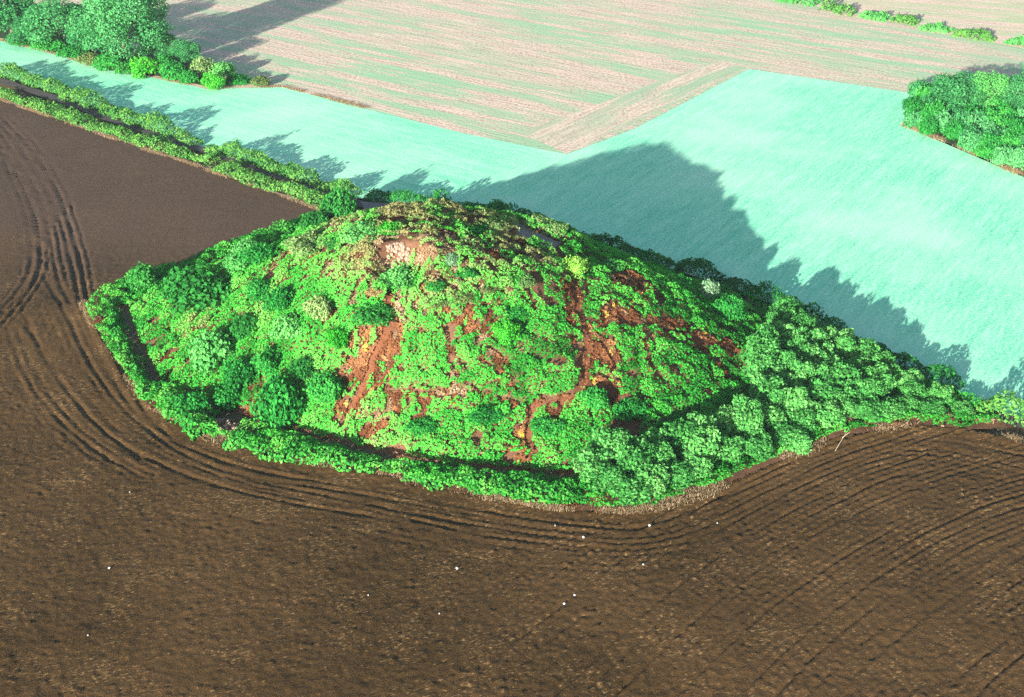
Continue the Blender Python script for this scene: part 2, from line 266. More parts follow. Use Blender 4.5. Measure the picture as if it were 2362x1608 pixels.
class NT:
    def __init__(s, name):
        s.m = bpy.data.materials.new(name); s.m.use_nodes = True; s.t = s.m.node_tree; s.t.nodes.clear()
        s.out = s.n('ShaderNodeOutputMaterial')
    def n(s, t, **kw):
        x = s.t.nodes.new(t)
        for k, v in kw.items(): setattr(x, k, v)
        return x
    def l(s, a, b): s.t.links.new(a, b)
    def coord(s, rot=0, scale=(1, 1, 1)):
        tc = s.n('ShaderNodeTexCoord'); mp = s.n('ShaderNodeMapping'); mp.vector_type = 'TEXTURE' if False else 'POINT'
        r = s.n('ShaderNodeVectorRotate'); r.rotation_type = 'Z_AXIS'; r.inputs['Angle'].default_value = -rot
        s.l(tc.outputs['Object'], r.inputs['Vector']); s.l(r.outputs[0], mp.inputs[0]); mp.inputs['Scale'].default_value = scale
        return mp.outputs[0]
    def noise(s, vec, scale, detail=3, rough=.55, dist=0):
        x = s.n('ShaderNodeTexNoise'); x.inputs['Scale'].default_value = scale; x.inputs['Detail'].default_value = detail
        x.inputs['Roughness'].default_value = rough; x.inputs['Distortion'].default_value = dist
        if vec is not None: s.l(vec, x.inputs['Vector'])
        return x.outputs['Fac']
    def ramp(s, fac, stops, interp='LINEAR'):
        x = s.n('ShaderNodeValToRGB'); x.color_ramp.interpolation = interp; e = x.color_ramp.elements
        while len(e) < len(stops): e.new(.5)
        for k, (p, c) in zip(e, stops):
            k.position = p; k.color = c if len(c) == 4 else tuple(c) + (1,)
        s.l(fac, x.inputs[0]); return x.outputs[0]
    def mix(s, fac, a, b, mode='MIX'):
        x = s.n('ShaderNodeMix'); x.data_type = 'RGBA'; x.blend_type = mode
        for v, i in ((fac, 0), (a, 6), (b, 7)):
            if hasattr(v, 'links'): s.l(v, x.inputs[i])
            else: x.inputs[i].default_value = v
        return x.outputs[2]
    def math(s, op, a, b=0.0, c=None):
        x = s.n('ShaderNodeMath'); x.operation = op
        for v, i in ((a, 0), (b, 1), (c, 2)):
            if v is None: continue
            if hasattr(v, 'links'): s.l(v, x.inputs[i])
            else: x.inputs[i].default_value = v
        return x.outputs[0]
    def bump(s, h, strength, dist):
        x = s.n('ShaderNodeBump'); x.inputs['Strength'].default_value = strength; x.inputs['Distance'].default_value = dist
        s.l(h, x.inputs['Height']); return x.outputs[0]
    def diffuse(s, colr, normal=None, rough=.9):
        x = s.n('ShaderNodeBsdfPrincipled'); x.inputs['Roughness'].default_value = rough; x.inputs['Specular IOR Level'].default_value = .1
        if hasattr(colr, 'links'): s.l(colr, x.inputs['Base Color'])
        else: x.inputs['Base Color'].default_value = colr
        if normal is not None: s.l(normal, x.inputs['Normal'])
        s.l(x.outputs[0], s.out.inputs[0]); return s.m

def leaf_mat(name, stops, inst=.35, transl=.3):
    """leaf: colour from a per-leaf tint, shifted a little per plant"""
    t = NT(name); at = t.n('ShaderNodeAttribute'); at.attribute_name = 'tint'
    oi = t.n('ShaderNodeObjectInfo')
    v = t.math('ADD', t.math('MULTIPLY', at.outputs['Fac'], 1 - inst), t.math('MULTIPLY', oi.outputs['Random'], inst))
    c = t.ramp(v, stops)
    d = t.n('ShaderNodeBsdfDiffuse'); tr = t.n('ShaderNodeBsdfTranslucent'); t.l(c, d.inputs[0])
    t.l(t.mix(1.0, c, (1.0, 1.0, .55, 1), 'MULTIPLY'), tr.inputs[0])
    mx = t.n('ShaderNodeMixShader'); mx.inputs[0].default_value = transl
    t.l(d.outputs[0], mx.inputs[1]); t.l(tr.outputs[0], mx.inputs[2]); t.l(mx.outputs[0], t.out.inputs[0])
    return t.m

# ------------------------------------------------------------------ materials
M = {}
def G3(*a): return tuple(a) + (1,)
M['leaf_g'] = leaf_mat('leaf_green', [(.15, G3(.012, .12, .022)), (.55, G3(.03, .27, .045)), (.9, G3(.09, .42, .075))])
M['leaf_l'] = leaf_mat('leaf_light', [(.15, G3(.05, .26, .06)), (.6, G3(.11, .42, .10)), (.95, G3(.24, .55, .17))])
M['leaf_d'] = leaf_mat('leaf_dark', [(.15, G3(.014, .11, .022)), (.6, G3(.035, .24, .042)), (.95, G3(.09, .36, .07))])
M['leaf_p'] = leaf_mat('leaf_olive', [(.1, G3(.07, .17, .05)), (.55, G3(.17, .32, .10)), (.95, G3(.34, .42, .19))])
M['leaf_v'] = leaf_mat('leaf_vivid', [(.1, G3(.02, .22, .02)), (.55, G3(.05, .4, .035)), (.95, G3(.14, .52, .06))])
M['leaf_y'] = leaf_mat('leaf_yellow', [(.1, G3(.12, .36, .05)), (.55, G3(.24, .52, .08)), (.95, G3(.42, .62, .16))])
M['leaf_s'] = leaf_mat('leaf_silver', [(.1, G3(.10, .24, .12)), (.55, G3(.22, .40, .22)), (.95, G3(.45, .55, .40))])
M['leaf_o'] = leaf_mat('leaf_dull', [(.1, G3(.05, .10, .03)), (.55, G3(.12, .21, .06)), (.95, G3(.26, .27, .12))])
M['leaf_t'] = leaf_mat('leaf_tan', [(.1, G3(.20, .14, .06)), (.55, G3(.38, .27, .12)), (.95, G3(.55, .42, .22))])
M['leaf_tree'] = leaf_mat('leaf_tree', [(.1, G3(.016, .12, .036)), (.5, G3(.05, .27, .085)), (.9, G3(.14, .43, .16))])
M['leaf_grove'] = leaf_mat('leaf_grove', [(.1, G3(.02, .13, .026)), (.5, G3(.075, .32, .07)), (.95, G3(.20, .47, .14))])
M['leaf_hedge'] = leaf_mat('leaf_hedge', [(.05, G3(.02, .10, .03)), (.45, G3(.08, .27, .05)), (.8, G3(.17, .36, .08)), (1, G3(.35, .40, .17))], inst=.12)
M['leaf_wet'] = leaf_mat('leaf_ditch', [(.05, G3(.012, .12, .02)), (.5, G3(.045, .30, .045)), (.85, G3(.14, .42, .08)), (1, G3(.4, .45, .15))], inst=.1)
M['cover'] = leaf_mat('cover_green', [(.0, G3(.018, .11, .014)), (.25, G3(.03, .27, .032)), (.48, G3(.065, .42, .052)), (.7, G3(.15, .50, .085)), (.87, G3(.20, .33, .10)), (1, G3(.27, .27, .11))], inst=0)
M['bracken'] = leaf_mat('cover_rust', [(.0, G3(.08, .03, .014)), (.45, G3(.21, .085, .038)), (.75, G3(.36, .17, .075)), (.92, G3(.46, .28, .12)), (1, G3(.58, .42, .08))], inst=0)
M['straw'] = leaf_mat('cover_straw', [(.0, G3(.13, .095, .05)), (.5, G3(.29, .21, .12)), (1, G3(.48, .38, .25))], inst=0)

t = NT('bark'); v = t.coord(0, (6, 6, 1.5))
M['bark'] = t.diffuse(t.ramp(t.noise(v, 3), [(.3, G3(.05, .04, .03)), (.7, G3(.16, .13, .10))]), t.bump(t.noise(v, 4), .5, .05))
t = NT('bleached_wood'); v = t.coord(0, (5, 5, 5))
M['dead'] = t.diffuse(t.ramp(t.noise(v, 3), [(.3, G3(.30, .26, .18)), (.7, G3(.50, .44, .33))]))

def soil(name, dark, mid, light, flecks=None, dry=None):
    t = NT(name); v = t.coord()
    big = t.noise(v, .05, 3); med = t.noise(v, .7, 4, .65); fine = t.noise(v, 5.5, 3, .7)
    c = t.ramp(t.math('ADD', t.math('MULTIPLY', med, .45), t.math('MULTIPLY', fine, .55)), [(.38, dark), (.49, mid), (.60, mid), (.68, light)])
    c = t.mix(t.ramp(big, [(.38, G3(0, 0, 0)), (.62, G3(.4, .4, .4))]), c, (light[0] * .75, light[1] * .72, light[2] * .75, 1))
    if flecks:
        fm = t.math('ADD', t.math('MULTIPLY', t.noise(t.coord(.35, (1.5, 3.2, 1)), 1.6, 2, .6), .68), t.math('MULTIPLY', t.noise(v, .22, 3, .6), .32))
        c = t.mix(t.ramp(fm, [(.565, G3(0, 0, 0)), (.64, G3(.55, .55, .55))]), c, flecks)
    if dry:      # the harrowed half of the field behind the mound is drier and greyer
        sx = t.n('ShaderNodeSeparateXYZ'); t.l(v, sx.inputs[0])
        pos = t.math('ADD', t.math('ADD', sx.outputs[1], t.math('MULTIPLY', sx.outputs[0], .2)), t.math('MULTIPLY', t.noise(v, .06, 2), 14.0))
        mr = t.n('ShaderNodeMapRange'); mr.inputs[1].default_value = 4; mr.inputs[2].default_value = 30; mr.inputs[3].default_value = 0; mr.inputs[4].default_value = .62; t.l(pos, mr.inputs[0])
        c = t.mix(mr.outputs[0], c, dry)
    h = t.math('ADD', t.math('MULTIPLY', fine, .7), t.math('MULTIPLY', t.noise(v, 13, 2, .6), .3))
    return t.diffuse(c, t.bump(h, .9, .10))
M['plough'] = soil('ploughed_soil', G3(.021, .0115, .0035), G3(.058, .0325, .0105), G3(.16, .093, .036), flecks=G3(.30, .19, .085), dry=G3(.090, .060, .048))
M['earth'] = soil('mound_soil', G3(.05, .026, .016), G3(.14, .07, .04), G3(.26, .15, .09))
M['path'] = soil('trodden_earth', G3(.06, .022, .012), G3(.145, .055, .028), G3(.26, .12, .06))
M['lane'] = soil('lane_surface', G3(.04, .038, .036), G3(.075, .07, .066), G3(.14, .13, .12))
M['grey_path'] = soil('grey_trodden_path', G3(.13, .12, .12), G3(.21, .19, .19), G3(.32, .29, .27))
M['chalk'] = soil('bare_pale_face', G3(.15, .10, .07), G3(.30, .215, .155), G3(.50, .40, .32))
M['rubble'] = soil('rubble_stone', G3(.15, .10, .075), G3(.29, .205, .155), G3(.48, .38, .31))
M['ground'] = soil('open_ground', G3(.05, .045, .025), G3(.11, .09, .05), G3(.24, .19, .11))
t = NT('scrap_white'); v = t.coord(0, (8, 8, 8)); M['scrap'] = t.diffuse(t.ramp(t.noise(v, 2), [(.3, G3(.34, .38, .43)), (.7, G3(.56, .58, .60))]), rough=.5)

def crop(name, ang):
    t = NT(name)
    st = t.noise(t.coord(math.radians(ang), (.35, 2.2, 1)), 1.0, 4, .65)
    st2 = t.noise(t.coord(math.radians(ang), (.06, .7, 1)), 1.0, 3, .6)
    v = t.coord(); big = t.noise(v, .045, 3, .55); fine = t.noise(v, 3.2, 3, .7)
    f = t.math('ADD', t.math('MULTIPLY', st, .3), t.math('ADD', t.math('MULTIPLY', fine, .5), t.math('MULTIPLY', st2, .2)))
    c = t.ramp(f, [(.39, G3(.11, .51, .31)), (.5, G3(.225, .695, .45)), (.61, G3(.44, .80, .59))])
    c = t.mix(t.ramp(big, [(.42, G3(0, 0, 0)), (.66, G3(.55, .55, .55))]), c, G3(.50, .82, .60))
    fl = t.noise(t.coord(math.radians(ang), (1.1, 2.6, 1)), 1.5, 2, .7)
    c = t.mix(t.ramp(fl, [(.60, G3(0, 0, 0)), (.68, G3(.6, .6, .6))]), c, G3(.62, .56, .48))
    return t.diffuse(c, t.bump(t.math('ADD', fine, t.math('MULTIPLY', st, .6)), .45, .10))
M['crop_a'] = crop('young_crop', 58.0)
M['crop_b'] = crop('young_crop_strip', -36.0)

def stubble(name, ang, base, straw, green):
    t = NT(name); a = math.radians(ang)
    row = t.noise(t.coord(a, (.12, 1.9, 1)), 1.0, 4, .6)
    row2 = t.noise(t.coord(a, (.035, .33, 1)), 1.0, 4, .65)
    v = t.coord(); fine = t.noise(v, 2.1, 3, .75); pat = t.noise(t.coord(a, (.02, .05, 1)), 1.0, 4, .6)
    f = t.math('ADD', t.math('MULTIPLY', row, .35), t.math('MULTIPLY', fine, .65))
    c = t.ramp(f, [(.41, base), (.52, straw), (.62, G3(min(1, straw[0] * 1.2), min(1, straw[1] * 1.2), min(1, straw[2] * 1.2)))])
    gm = t.math('MULTIPLY', t.ramp(row2, [(.44, G3(0, 0, 0)), (.56, G3(1, 1, 1))]), t.ramp(t.math('ADD', t.math('MULTIPLY', fine, .5), t.math('MULTIPLY', pat, .5)), [(.40, G3(0, 0, 0)), (.54, G3(.85, .85, .85))]))
    c = t.mix(gm, c, green)
    return t.diffuse(c, t.bump(t.math('ADD', row, fine), .5, .12))
M['stubble'] = stubble('stubble', -35.0, G3(.36, .27, .21), G3(.62, .49, .39), G3(.24, .50, .28))
M['stubble_b'] = stubble('stubble_headland', 53.4, G3(.36, .285, .22), G3(.63, .51, .40), G3(.28, .46, .28))
M['pasture'] = stubble('far_pasture', -20.0, G3(.46, .34, .27), G3(.64, .50, .40), G3(.32, .50, .25))
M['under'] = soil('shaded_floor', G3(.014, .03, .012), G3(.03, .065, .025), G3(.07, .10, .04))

# ------------------------------------------------------------------ ground and fields
def sheet(name, poly, z, mat, step=None, relief=0):
    """a flat field inside a polygon, with a gridded surface when step is given"""
    if step is None:
        me = bpy.data.meshes.new(name); me.from_pydata([(x, y, z) for x, y in poly], [], [list(range(len(poly)))]); me.update()
    else:
        P = np.array(poly); xs = np.arange(P[:, 0].min(), P[:, 0].max() + step, step); ys = np.arange(P[:, 1].min(), P[:, 1].max() + step, step)
        me = grid_mesh(name, xs, ys, lambda x, y: z + relief * (fbm(x / 9, y / 9, 41, 3) - .5), lambda x, y: inside(x, y, poly))
    return tag(obj(name, me, mat), kind='structure')
def grid_mesh(name, xs, ys, zf, keep):
    X, Y = np.meshgrid(xs, ys); nx, ny = len(xs), len(ys)
    cx = .25 * (X[:-1, :-1] + X[1:, :-1] + X[:-1, 1:] + X[1:, 1:]); cyv = .25 * (Y[:-1, :-1] + Y[1:, :-1] + Y[:-1, 1:] + Y[1:, 1:])
    k = keep(cx.ravel(), cyv.ravel())
    idx = np.arange(nx * ny).reshape(ny, nx)
    F = np.stack([idx[:-1, :-1].ravel(), idx[:-1, 1:].ravel(), idx[1:, 1:].ravel(), idx[1:, :-1].ravel()], 1)[k]
    used = np.unique(F); remap = np.full(nx * ny, -1, np.int64); remap[used] = np.arange(len(used))
    x = X.ravel()[used]; y = Y.ravel()[used]
    return mesh_np(name, np.stack([x, y, zf(x, y)], 1), remap[F], smooth=True)

tag(obj('ground', mesh_np('ground', [(-1500, -1500, -.30), (1500, -1500, -.30), (1500, 1500, -.30), (-1500, 1500, -.30)], [(0, 1, 2, 3)]), M['ground']), kind='structure')

# ploughed field: clods, wheel ruts and drill furrows are real relief
FT = FIELD_TOP; p0, p1 = FT[-2], FT[-1]
ext = (p1[0] + (p1[0] - p0[0]) * 3, p1[1] + (p1[1] - p0[1]) * 3)
eb0, eb1 = ENC_FRONT[-2], ENC_FRONT[-1]
extr = (eb1[0] + (eb1[0] - eb0[0]) * 14, eb1[1] + (eb1[1] - eb0[1]) * 14)
PLOUGH = [ext] + FT[::-1] + ENC_BACK[::-1] + ENC_FRONT[1:] + [extr, (extr[0], -170), (-170, -170), (ext[0], -170)]
PLOUGH = [p for p in PLOUGH if p[0] != -170]
def chaikin(P, n=2):
    P = [np.array(p, float) for p in P]
    for _ in range(n):
        Q = [P[0]]
        for a, c in zip(P[:-1], P[1:]): Q += [.75 * a + .25 * c, .25 * a + .75 * c]
        P = Q + [P[-1]]
    return [tuple(p) for p in P]
EDGE_S = chaikin(ENC_FRONT, 3); GUIDE_S = chaikin(GUIDE, 2); RUTS_S = [chaikin(r, 1) for r in RUTS]
DEP = [.20, .16, .15, .20, .16, .10, .14, .08, .10, .12, .10, .17]
def plough_z(x, y):
    xr = .83 * x + .56 * y; yr = .83 * y - .56 * x
    z = .08 * (vnoise(x / .26, y / .26, 21) - .5) + .05 * (vnoise(xr / .41, yr / .41, 22) - .5) + .03 * (fbm(xr / 1.9, yr / 1.9, 27, 2) - .5) + .35 * (fbm(x / 17, y / 17, 29, 2) - .5)
    lump = vnoise(xr / .36, yr / .40, 33) * (.75 + .4 * fbm(x / 3, y / 3, 35, 2)); z = z + .06 * sstep(.70, .95, lump)
    smooth_up = sstep(5, 25, y + .2 * x)                        # the field behind is harrowed finer than the one in front
    z = z * (1 - .72 * smooth_up)
    for k, rt in enumerate(RUTS_S):
        d = seg_dist(x, y, rt) + .25 * (vnoise(x / 1.3, y / 1.3, 50 + k) - .5)
        br = (.6 if k < 5 else .25) + (.4 if k < 5 else .75) * sstep(.3, .6, fbm(x / 5 + k * 7, y / 5, 61, 2))
        dp = DEP[k]; z = z * (1 - .5 * np.exp(-(d / .5) ** 2)) - dp * br * np.exp(-(d / .2) ** 2) + .3 * dp * br * np.exp(-((d - .45) / .18) ** 2)
        if k < 6 or k == 9: z = z - .6 * dp * br * np.exp(-((d - .85) / .16) ** 2)
    # drill furrows at lower right
    gd = seg_dist(x, y, GUIDE_S)
    side = np.sign(-(x - 14.9) * .74 + (y + 47) * .67)
    s = gd * side + .5 * (fbm(x / 6, y / 6, 71, 2) - .5)
    w = sstep(-22, 8, x + .25 * (y + 50)) * sstep(26, 18, np.abs(s))
    for k, off in enumerate([-19.5, -17.8, -15.9, -14.2, -12.6, -10.4, -8.9, -7.1, -5.2, -3.6, -1.7, .2, 1.9, 3.9, 5.4, 7.6, 9.1, 11.0, 12.7, 14.8]):
        br = sstep(.25, .6, vnoise(x / 7 + 13 * k, y / 7, 83)) * (.6 + .4 * ((k * 7) % 5) / 4)
        br = br * (.5 + .8 * vnoise(x / 1.0 + k, y / 1.0, 97)); z = z - .15 * w * br * np.exp(-((s - off) / .16) ** 2) + .07 * w * br * np.exp(-((s - off + .34) / .2) ** 2)
    z = z + .04 * w * np.sin(s * 2 * math.pi / .7) * sstep(.3, .6, fbm(x / 6, y / 6, 87, 2))
    # passes that follow the enclosure edge
    de = seg_dist(x, y, EDGE_S)
    dj = de + .3 * (fbm(x / 7, y / 7, 91, 2) - .5)
    for k, off in enumerate([2.3, 3.0, 3.9, 4.5, 5.6, 6.3, 7.5, 8.4, 9.8, 11.3]):
        br = sstep(.38, .62, fbm(x / 9 + 5 * k, y / 9, 95 + k, 2)) * (.4 + .9 * vnoise(x / 1.1, y / 1.1, 99 + k))
        z = z - (.085 - .004 * off) * br * np.exp(-((dj - off) / .15) ** 2)
    z = z + .12 * sstep(1.5, 0, de)
    return z
xs = np.concatenate([np.arange(-230, -112, 2.5), np.arange(-112, -58, .4), np.arange(-58, 58, .17), np.arange(58, 150, 1.5)])
ys = np.concatenate([np.arange(-168, -72, 2.0), np.arange(-72, -6, .18), np.arange(-6, 215, .36)])
tag(obj('ploughed_field', grid_mesh('ploughed_field', xs, ys, plough_z, lambda x, y: inside(x, y, PLOUGH)), M['plough']), kind='structure')

# crop and stubble, laid as sheets
A = CROP_FAR
lane_n = HEDGE_N1 + HEDGE_N2 + HEDGE_N3 + HEDGE_N4 + HEDGE_N4b + HEDGE_N5
left_ext = (-190, 200)
CROP = [left_ext] + [(x, y) for x, y in lane_n] + [(130, -90), (210, -20)] + [(A[-1][0] + 60, A[-1][1] - 30)] + A[::-1] + [(-170, 205)]
tag(sheet('crop_field', CROP, 0.0, M['crop_a']), kind='structure')
STRIP = [left_ext] + HEDGE_N1 + HEDGE_N2 + [(-12, 45), A[6]] + A[5::-1] + [(-170, 205)]
sheet('crop_strip', STRIP, .012, M['crop_b'])
far = 900
SE = STUBBLE_EDGE
FH = FAR_HEDGE_LINE; fd = ((FH[1][0] - FH[0][0]), (FH[1][1] - FH[0][1]))
FHa = (FH[0][0] - fd[0] * 8, FH[0][1] - fd[1] * 8); FHb = (FH[1][0] + fd[0] * 6, FH[1][1] + fd[1] * 6)
STUB = [(-170, 206)] + A[:7] + A[7:11] + [(A[10][0] + 60, A[10][1] - 25), (A[10][0] + 260, A[10][1] - 120), FHb, FH[1], FH[0], FHa, (-700, 900)]
sheet('stubble_field', STUB, .024, M['stubble'])
hd = np.array(SE[2]) - np.array(SE[1]); hd /= np.hypot(*hd); hn = np.array([-hd[1], hd[0]])
q0 = np.array(SE[1]); q1 = np.array(SE[2])
sheet('stubble_headland', [tuple(q0), tuple(q1), tuple(q1 + hn * 7 + hd * 1), tuple(q0 + hn * 11 + hd * 4)], .036, M['stubble_b'])
sheet('far_pasture', [FHa, FH[0], FH[1], FHb, (1200, 700), (1200, 1300), (-600, 1300)], .05, M['pasture'])
# thicket and wood floors
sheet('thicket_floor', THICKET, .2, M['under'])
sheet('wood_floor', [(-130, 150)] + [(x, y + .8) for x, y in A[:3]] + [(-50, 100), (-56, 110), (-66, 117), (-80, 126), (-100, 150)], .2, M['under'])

# enclosure floor and mound in one gridded sheet, lane between the hedges
ENC = ENC_FRONT[:-1] + [(50, -16), (44, -11), (38, -4), (33, 3), (27.5, 10.5), (20, 17.5), (12, 23.5), (4, 28), (-6, 33), (-16, 37.5), (-23, 41.5)] + ENC_BACK[::-1]
def mound_z(x, y): return hf(x, y) + .06 + .10 * (fbm(x / 1.2, y / 1.2, 77, 2) - .5)
tag(obj('mound', grid_mesh('mound', np.arange(-50, 52, .3), np.arange(-33, 44, .3), mound_z, lambda x, y: inside(x, y, ENC)), M['earth']), kind='structure')

def resample(pts, step):
    P = np.array(pts, float); out = [P[0]]; 
    for a, b in zip(P[:-1], P[1:]):
        n = max(1, int(np.hypot(*(b - a)) / step))
        for k in range(1, n + 1): out.append(a + (b - a) * k / n)
    Q = np.array(out)
    for _ in range(3): Q[1:-1] = .25 * Q[:-2] + .5 * Q[1:-1] + .25 * Q[2:]
    return Q
def frames(Q):
    T = np.gradient(Q, axis=0); T /= np.hypot(T[:, 0], T[:, 1])[:, None] + 1e-9
    return T, np.stack([-T[:, 1], T[:, 0]], 1)
def ribbon(name, pts, w, zf, mat, n=5, jit=.25, dz=.05):
    Q = resample(pts, .4); T, N = frames(Q); V = []
    for k, (q, nn) in enumerate(zip(Q, N)):
        ww = w * (1 + jit * 2 * (vnoise(k * .21, w * 31, 5) - .5))
        for j in range(n): V.append(tuple(q + nn * ww * (2 * j / (n - 1) - 1)))
    V = np.array(V); z = zf(V[:, 0], V[:, 1]) + dz
    F = [(a * n + j, (a + 1) * n + j, (a + 1) * n + j + 1, a * n + j + 1) for a in range(len(Q) - 1) for j in range(n - 1)]
    return tag(obj(name, mesh_np(name, np.column_stack([V, z]), F, smooth=True), mat), kind='structure')
ribbon('lane', LANE, 1.0, lambda x, y: 0 * x, M['lane'], dz=.28)
sheet('gateway', GATEWAY, .31, M['grey_path'])
def wander(pts, w, k):
    Q = resample(pts, .4); T, N = frames(Q); s = np.arange(len(Q)) * .4
    Q = Q + N * ((fbm(s / 1.6, 0 * s + 9.7 * k, 201, 3) - .5) * 1.7)[:, None]
    return [tuple(q) for q in Q]
PATHQ = [(wander(pts, w, k), w) for k, (pts, w) in enumerate(PATHS)]
for k, (pts, w) in enumerate(PATHQ): ribbon('footpath', pts, w + .15, mound_z, M['grey_path'] if k == len(PATHQ) - 1 else M['path'], jit=.5, dz=.05)
ribbon('footpath', WDITCH, .8, mound_z, M['path'], dz=.05)

# ------------------------------------------------------------------ foliage
def leaves(C, N, size, tint, aspect=.6, rnd=None):
    """rhombic leaf sprays: one quad for each centre C facing roughly along N"""
    n = len(C); r = rng.normal(size=(n, 3)); N = N / (np.linalg.norm(N, axis=1)[:, None] + 1e-9)
    U = np.cross(N, r); U /= np.linalg.norm(U, axis=1)[:, None] + 1e-9; W = np.cross(N, U)
    s = (size * (.6 + .8 * rng.random(n)))[:, None]
    a = C - U * s; b = C + W * s * aspect + N * s * .15; c = C + U * s; d = C - W * s * aspect - N * s * .1
    V = np.stack([a, b, c, d], 1).reshape(-1, 3); F = np.arange(4 * n).reshape(n, 4)
    return V, F, np.clip(tint, 0, 1)
def rand_dirs(n):
    v = rng.normal(size=(n, 3)); return v / np.linalg.norm(v, axis=1)[:, None]
def lobe_cloud(lobes, n, leaf, low=-.3):
    """points over the skins of lobes (x,y,z,rx,rz), hollow inside, tinted per lobe"""
    vol = np.array([l[3] ** 2 for l in lobes]); cnt = (n * vol / vol.sum()).astype(int) + 4
    C, N, Tt = [], [], []
    for l, k in zip(lobes, cnt):
        d = rand_dirs(int(k * 1.5)); d = d[d[:, 2] > low][:k]
        rad = 1 - .28 * rng.random(len(d)) ** 2 + .10 * rng.normal(size=len(d))
        bumpy = 1 + .22 * (vnoise(d[:, 0] * 3 + l[0] * 5, d[:, 1] * 3 + d[:, 2] * 3 + l[1] * 5, 4) - .5)
        p = d * (rad * bumpy)[:, None] * np.array([l[3], l[3], l[4]]) + np.array(l[:3])
        C.append(p); N.append(d + .75 * rng.normal(size=d.shape) + np.array([0, 0, .25])); Tt.append(np.clip(.5 + .30 * (rng.random() - .5) + .22 * rng.normal(size=len(d)), 0, 1))
    C = np.concatenate(C); k = C[:, 2] > .02
    return leaves(C[k], np.concatenate(N)[k], leaf, np.concatenate(Tt)[k])
def limb(V, F, a, b, r0, r1, n=5):
    a = np.array(a, float); b = np.array(b, float); d = b - a; d /= np.linalg.norm(d) + 1e-9
    u = np.cross(d, [.3, .8, .52]); u /= np.linalg.norm(u) + 1e-9; w = np.cross(d, u); o = len(V)
    for p, r in ((a, r0), (b, r1)):
        for k in range(n): V.append(p + r * (u * math.cos(2 * math.pi * k / n) + w * math.sin(2 * math.pi * k / n)))
    for k in range(n): F.append((o + k, o + (k + 1) % n, o + n + (k + 1) % n, o + n + k))
def make_bush(i, n, leaf, spread=1.0, top=1.0, nl=9):
    lobes = [(0, 0, .42 * top, .72, .55 * top)]
    for k in range(nl):
        a = random.uniform(0, 6.28); r = random.uniform(.3, .72) * spread
        lobes.append((r * math.cos(a), r * math.sin(a), random.uniform(.18, .62) * top, random.uniform(.24, .42), random.uniform(.2, .4) * top))
    V, F, T = lobe_cloud(lobes, n, leaf)
    sv, sf = [], []
    for k in range(4):
        a = random.uniform(0, 6.28); limb(sv, sf, (.08 * math.cos(a), .08 * math.sin(a), -.12), (.4 * math.cos(a), .4 * math.sin(a), .55 * top), .04, .015, 4)
    return (V, F, T), mesh_np('stems_%d' % i, sv, sf)
def make_tree(i, n, leaf, crown0=.28, nl=13, core=.36):
    """unit tree: height 1, crown radius about .5"""
    lobes = [(0, 0, .62, core, .34)]
    for k in range(nl):
        a = k * 2.4 + random.uniform(-.5, .5); z = crown0 + .12 + (1 - crown0 - .2) * ((k + .5) / nl) + random.uniform(-.05, .05)
        r = .36 * math.sqrt(max(.05, 1 - ((z - .5) / .52) ** 2)) * random.uniform(.75, 1.15)
        lobes.append((r * math.cos(a), r * math.sin(a), z, random.uniform(.13, .21), random.uniform(.11, .18)))
    V, F, T = lobe_cloud(lobes, n, leaf, low=-.75)
    tv, tf = [], []
    limb(tv, tf, (0, 0, -.05), (.01, .01, .35), .035, .026, 7); limb(tv, tf, (.01, .01, .35), (.02, -.01, .75), .026, .01, 6)
    for l in lobes[1:]: limb(tv, tf, (.01, .0, random.uniform(.22, .5)), (l[0] * .9, l[1] * .9, l[2]), .013, .004, 4)
    return (V, F, T), mesh_np('trunk_%d' % i, tv, tf)
BUSH = [make_bush(i, 2600, .064, top=random.uniform(.9, 1.1)) for i in range(7)]
TREE = [make_tree(i, 2400, .043) for i in range(8)]
BIG = [make_tree(100 + i, 26000, .0125, crown0=.12, nl=30, core=.40) for i in range(2)]
MIDT = [make_tree(200 + i, 12000, .0175, crown0=.1, nl=18) for i in range(3)]
cache = {}
def variant(kind, i, mat):
    key = (kind, i, mat)
    if key not in cache:
        (V, F, T), st = {'bush': BUSH, 'tree': TREE, 'big': BIG, 'mid': MIDT}[kind][i]
        me = mesh_np('%s_%s_%d' % (kind, mat, i), V, F, T); me.materials.append(M[mat])
        if not st.materials: st.materials.append(M['bark'])
        cache[key] = (me, st)
    return cache[key]
def place(name, parts, kind, i, mat, loc, scale, rz, label, cat, group=None):
    me, st = variant(kind, i, mat); e = empty(name, loc, rz); e.scale = scale
    obj(parts[0], me, None, e); obj(parts[1], st, None, e)
    return tag(e, label, cat, group)

for k, (x, y, w, hr, ty, lab) in enumerate(SHRUBS):
    z = float(mound_z(np.array([x]), np.array([y]))[0]); r = w / 2 * 1.05
    place('shrub', ('foliage', 'stem'), 'bush', k % 7, 'leaf_' + ty, (x, y, z - .1), (r, r, max(.7, w * hr * (.5 if z > 7.5 and ty != 'y' else 1.0))), random.uniform(0, 6.28), lab, 'shrub', 'shrubs on the mound')

